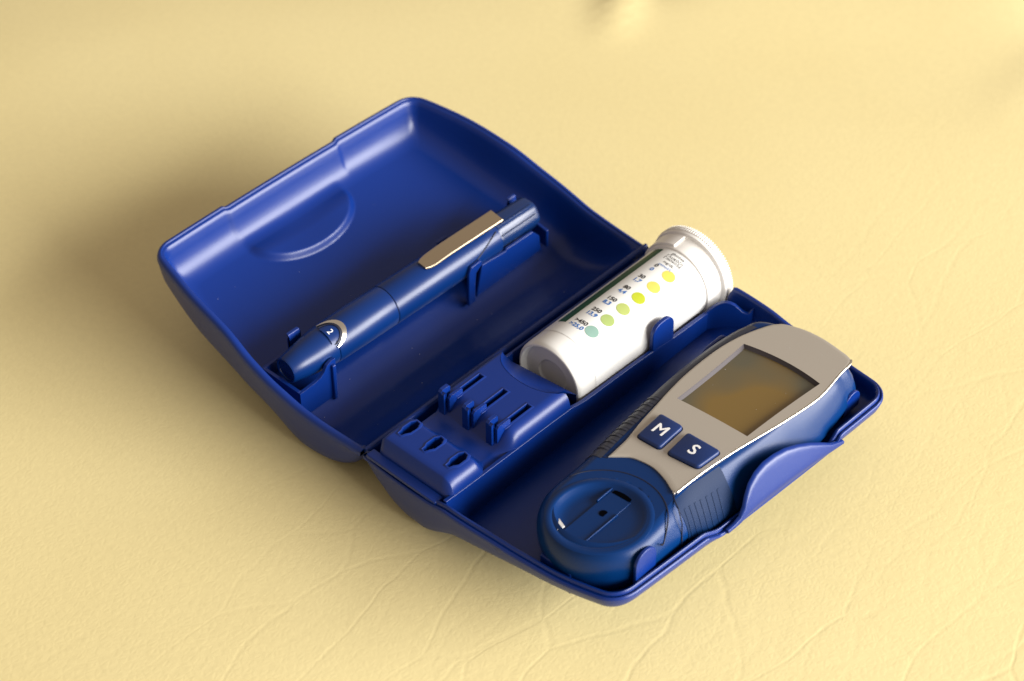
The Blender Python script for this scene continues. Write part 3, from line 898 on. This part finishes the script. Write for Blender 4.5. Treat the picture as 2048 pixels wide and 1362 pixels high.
# keys
def key(name, quad, ch):
    def rnd(q, r, n=5):
        out = []
        m = len(q)
        for i in range(m):
            p0, p1, p2 = Vector(q[i - 1]), Vector(q[i]), Vector(q[(i + 1) % m])
            a = p1 + (p0 - p1).normalized() * r; b = p1 + (p2 - p1).normalized() * r
            for k in range(n + 1):
                t = k / n; out.append(tuple(a * (1 - t) ** 2 + p1 * 2 * t * (1 - t) + b * t * t))
        return out
    Q = rnd(quad, 0.14)
    area = sum(Q[i - 1][0] * Q[i][1] - Q[i][0] * Q[i - 1][1] for i in range(len(Q)))
    if area < 0: Q.reverse()
    gap = offset(Q, -0.035)
    k0 = link("key_gap", [(x, y, zt(x) + 0.036) for x, y in gap], [tuple(range(len(gap)))], SEAM, meter, smooth=False)
    rings = [[(x, y, zt(x) + 0.02) for x, y in Q], [(x, y, zt(x) + 0.10) for x, y in Q], [(x, y, zt(x) + 0.135) for x, y in offset(Q, 0.02)], [(x, y, zt(x) + 0.15) for x, y in offset(Q, 0.06)]]
    k = link(name, *rings_mesh(rings, True, False, True), KEY, meter, angle=50)
    cx = sum(p[0] for p in quad) / 4; cy = sum(p[1] for p in quad) / 4
    text("letter", ch, 0.62, lambda x, y: (cx + x, cy + y, zt(cx + x) + 0.153), WINK, k, 1, 0.0, 0.012)
    k["label"] = "blue rubber key marked " + ch
key("key", [(6.60, -1.58), (7.52, -1.60), (7.46, -0.38), (6.52, -0.34)], "M")
key("key", [(7.80, -1.60), (8.95, -1.55), (9.03, -0.55), (7.72, -0.50)], "S")

# strip cup
def cup():
    prof = [(CUPR + 0.20, -0.034), (CUPR + 0.18, -0.018), (CUPR + 0.03, -0.018), (CUPR, -0.028), (CUPR - 0.03, -0.06), (CUPR - 0.12, -0.17), (CUPR - 0.24, -0.26), (CUPR - 0.36, -0.305), (CUPR - 0.5, -0.31), (0.3, -0.31), (0.001, -0.31)]
    rings = []
    for r, z in prof:
        ring = []
        for k in range(72):
            a = 2 * pi * k / 72
            x, y = CUPC[0] + r * cos(a), CUPC[1] + r * sin(a)
            # the floor rises towards the near right, so the bowl is deepest on the far left
            f = 0.5 + 0.5 * (-(x - CUPC[0]) * 0.7 + (y - CUPC[1]) * 0.25) / CUPR
            ring.append((x, y, zt(x) + (z * (0.16 + 0.80 * f) if z < -0.05 else z)))
        rings.append(ring)
    return rings_mesh(rings)
cupo = link("strip_cup", *cup(), METER, meter, angle=60)
cz = lambda x, y: zt(x) - 0.27
# channel floor, rails, painted shade of slot and hole
link("strip_channel", *prism([(7.42, -6.05), (8.22, -5.95), (8.22, -3.75), (7.42, -3.75)], 'z', 0, 0.05, lambda x, y, z: (x, y, zt(x) - 0.20 + z)), METER, cupo, bevel=0.02)
for (x0, x1) in ((7.36, 7.42), (8.22, 8.26)):
    link("channel_rail", *prism([(x0, -4.35 if x0 < 8 else -5.85), (x1, -4.35 if x0 < 8 else -5.85), (x1, -3.65 if x0 < 8 else -4.4), (x0, -3.65 if x0 < 8 else -4.4)], 'z', 0, 0.10, lambda x, y, z: (x, y, zt(x) - 0.20 + z)), METER, cupo, bevel=0.015)
link("slot_shade_block", *prism([(7.50, -3.78), (8.16, -3.78), (8.14, -3.50), (7.52, -3.50)], 'z', 0, 0.03, lambda x, y, z: (x, y, zt(x) - 0.165 + z)), BLACK, cupo, smooth=False)  # thin black block, the dark of the slot painted rather than cut
hx, hy = 7.88, -4.62
link("hole_shade_disc", [(hx + 0.135 * cos(2*pi*k/24), hy + 0.135 * sin(2*pi*k/24), zt(hx) - 0.144) for k in range(24)], [tuple(range(24))], BLACK, cupo, smooth=False)  # flat black disc, the dark of the hole painted on
link("glint_triangle", *prism([(7.06, -5.66), (7.40, -5.80), (7.34, -6.06)], 'z', 0, 0.04, lambda x, y, z: (x, y, zt(x) - 0.10 + z)), WHITE, cupo, smooth=False)  # small white triangle modelled in place of a glint in the cup
# seam round the cup collar
def on_body(x, y, lift=0.004):
    # height of the body skin from distance to the girth outline
    d = min(sqrt((x - a) ** 2 + (y - b) ** 2) for a, b in G)
    tab = [(0.0, 2.3), (0.01, 2.5), (0.06, 2.70), (0.15, 2.86), (0.28, 2.99), (0.40, 3.055), (0.50, 3.07)]
    return (x, y, interp(d, tab) + 0.08 * (x - 7) + lift)
seam = [on_body(7.95 + 1.98 * cos(radians(a)), -4.86 + 1.98 * sin(radians(a)), -0.005) for a in range(14, 160, 3)]
link("collar_seam", *tube(seam, 0.022, 6), SEAM, meter)
s2 = [(9.05, -2.82), (9.25, -3.0), (9.5, -3.15), (9.78, -3.3)]
link("side_seam", *tube([on_body(x, y, -0.005) for x, y in s2] + [(9.87, -3.36, 2.3), (9.86, -3.38, 1.8)], 0.02, 6), SEAM, meter)
s3 = [(6.49, -2.80), (6.25, -2.9), (6.0, -3.0), (5.85, -3.05)]
link("side_seam", *tube([on_body(x, y, -0.005) for x, y in s3] + [(5.76, -3.1, 2.3)], 0.02, 6), SEAM, meter)
# dark rubber side grip with ribs along the left flank
def flank(lo, hi, n, d0, d1, lift):
    vs, fs = [], []
    prof = [(0.0, 2.2), (0.0, 2.3), (0.01, 2.5), (0.06, 2.70), (0.15, 2.86), (0.28, 2.99), (0.40, 3.055), (0.50, 3.07), (0.62, 3.07)]
    def hw(l): return interp(l, [(-4.5, 2.02), (-3.6, 2.03), (-2.8, 2.08), (-1.7, 2.20), (-0.3, 2.33), (1, 2.44), (2, 2.48), (3.3, 2.45), (4.3, 2.36), (5.2, 2.14), (5.8, 1.66)])
    for i in range(n + 1):
        l = lo + (hi - lo) * i / n
        for d, z in prof:
            x = CX - hw(l) + d - lift
            vs.append((x, l, z + 0.08 * (x - 7) * sstep(1.2, 2.6, z) + lift))
    m = len(prof)
    for i in range(n):
        for k in range(m - 1):
            a = i * m + k; fs.append((a, a + 1, a + m + 1, a + m))
    return vs, fs
grip = link("side_grip", *flank(-2.95, 5.0, 60, 0, 1, 0.012), RUBBER, meter, angle=60)
for k in range(9):
    l = -2.55 + 0.34 * k
    v, f = flank(l, l + 0.10, 3, 0, 1, 0.03)
    link("grip_rib", v, f, RUBBER, grip)
    v, f = flank(l + 0.10, l + 0.15, 1, 0, 1, 0.016)
    link("rib_groove", v, f, SEAM, grip)

# dark ribbed grip on the right flank
GRIPB = mat("grip_blue_rubber", (0.0005, 0.013, 0.055), 0.5, spec=0.14)
def hwid(l): return interp(l, [(-4.5, 2.02), (-3.6, 2.03), (-2.8, 2.08), (-1.7, 2.20), (-0.3, 2.33), (1, 2.44), (2, 2.48), (3.3, 2.45), (4.3, 2.36), (5.2, 2.14)])
def right_skin(l0, l1, n, lift, curve=0.0, sk=SKIN):
    rings = []
    for i in range(n + 1):
        row = []
        for k, (d, z) in enumerate(sk):
            l = l0 + (l1 - l0) * i / n - curve * sin(pi * k / (len(sk) - 1))
            gx = CX + hwid(l); x = gx - d * (1 + widen(gx, l))
            zz = skin_z(gx, l, d, z) + 0.08 * (x - 7) * sstep(1.2, 2.6, z)
            row.append((x + lift, l, zz + lift * 0.6))
        rings.append(row)
    return rings_mesh(rings, False)
rg = link("side_grip", *right_skin(-3.05, -0.95, 20, 0.014), GRIPB, meter, angle=60)
for k in range(7):
    l = -2.85 + 0.24 * k
    link("grip_rib", *right_skin(l, l + 0.09, 2, 0.026, 0.10, SKIN[:6]), GRIPB, rg, angle=60)

# fine dust that has settled in the case
import random
random.seed(7)
DUST = mat("dust_fleck", (0.62, 0.60, 0.58), 0.9, spec=0.1)
def dust(count, fn, name, rmin, rmax, parent):
    vs, fs = [], []
    for i in range(count):
        x, y, z = fn(); r = random.uniform(rmin, rmax); o = len(vs)
        a = random.uniform(0, 6.28); st = random.uniform(0.6, 2.2)
        for k in range(4):
            t = a + k * pi / 2; e = r * (st if k % 2 else 1)
            vs.append((x + e * cos(t), y + e * sin(t), z + 0.004))
        vs.append((x, y, z + r * 0.8))
        for k in range(4): fs.append((o + k, o + (k + 1) % 4, o + 4))
    return link(name, vs, fs, DUST, parent, smooth=False, kind="stuff")
def on_lid():
    c = random.uniform(1.2, 9.0); l = random.uniform(-5.6, 5.6)
    return (-c, l, interp(c, ZB_L) + 0.16)
dust(26, on_lid, "dust", 0.006, 0.013, lid)
def on_face():
    x, y = random.uniform(6.4, 9.2), random.uniform(-2.0, 5.2)
    return (x, y, zt(x) + (-0.10 if 0.5 < y < 3.9 else 0.032))
dust(16, on_face, "dust", 0.006, 0.011, pl)
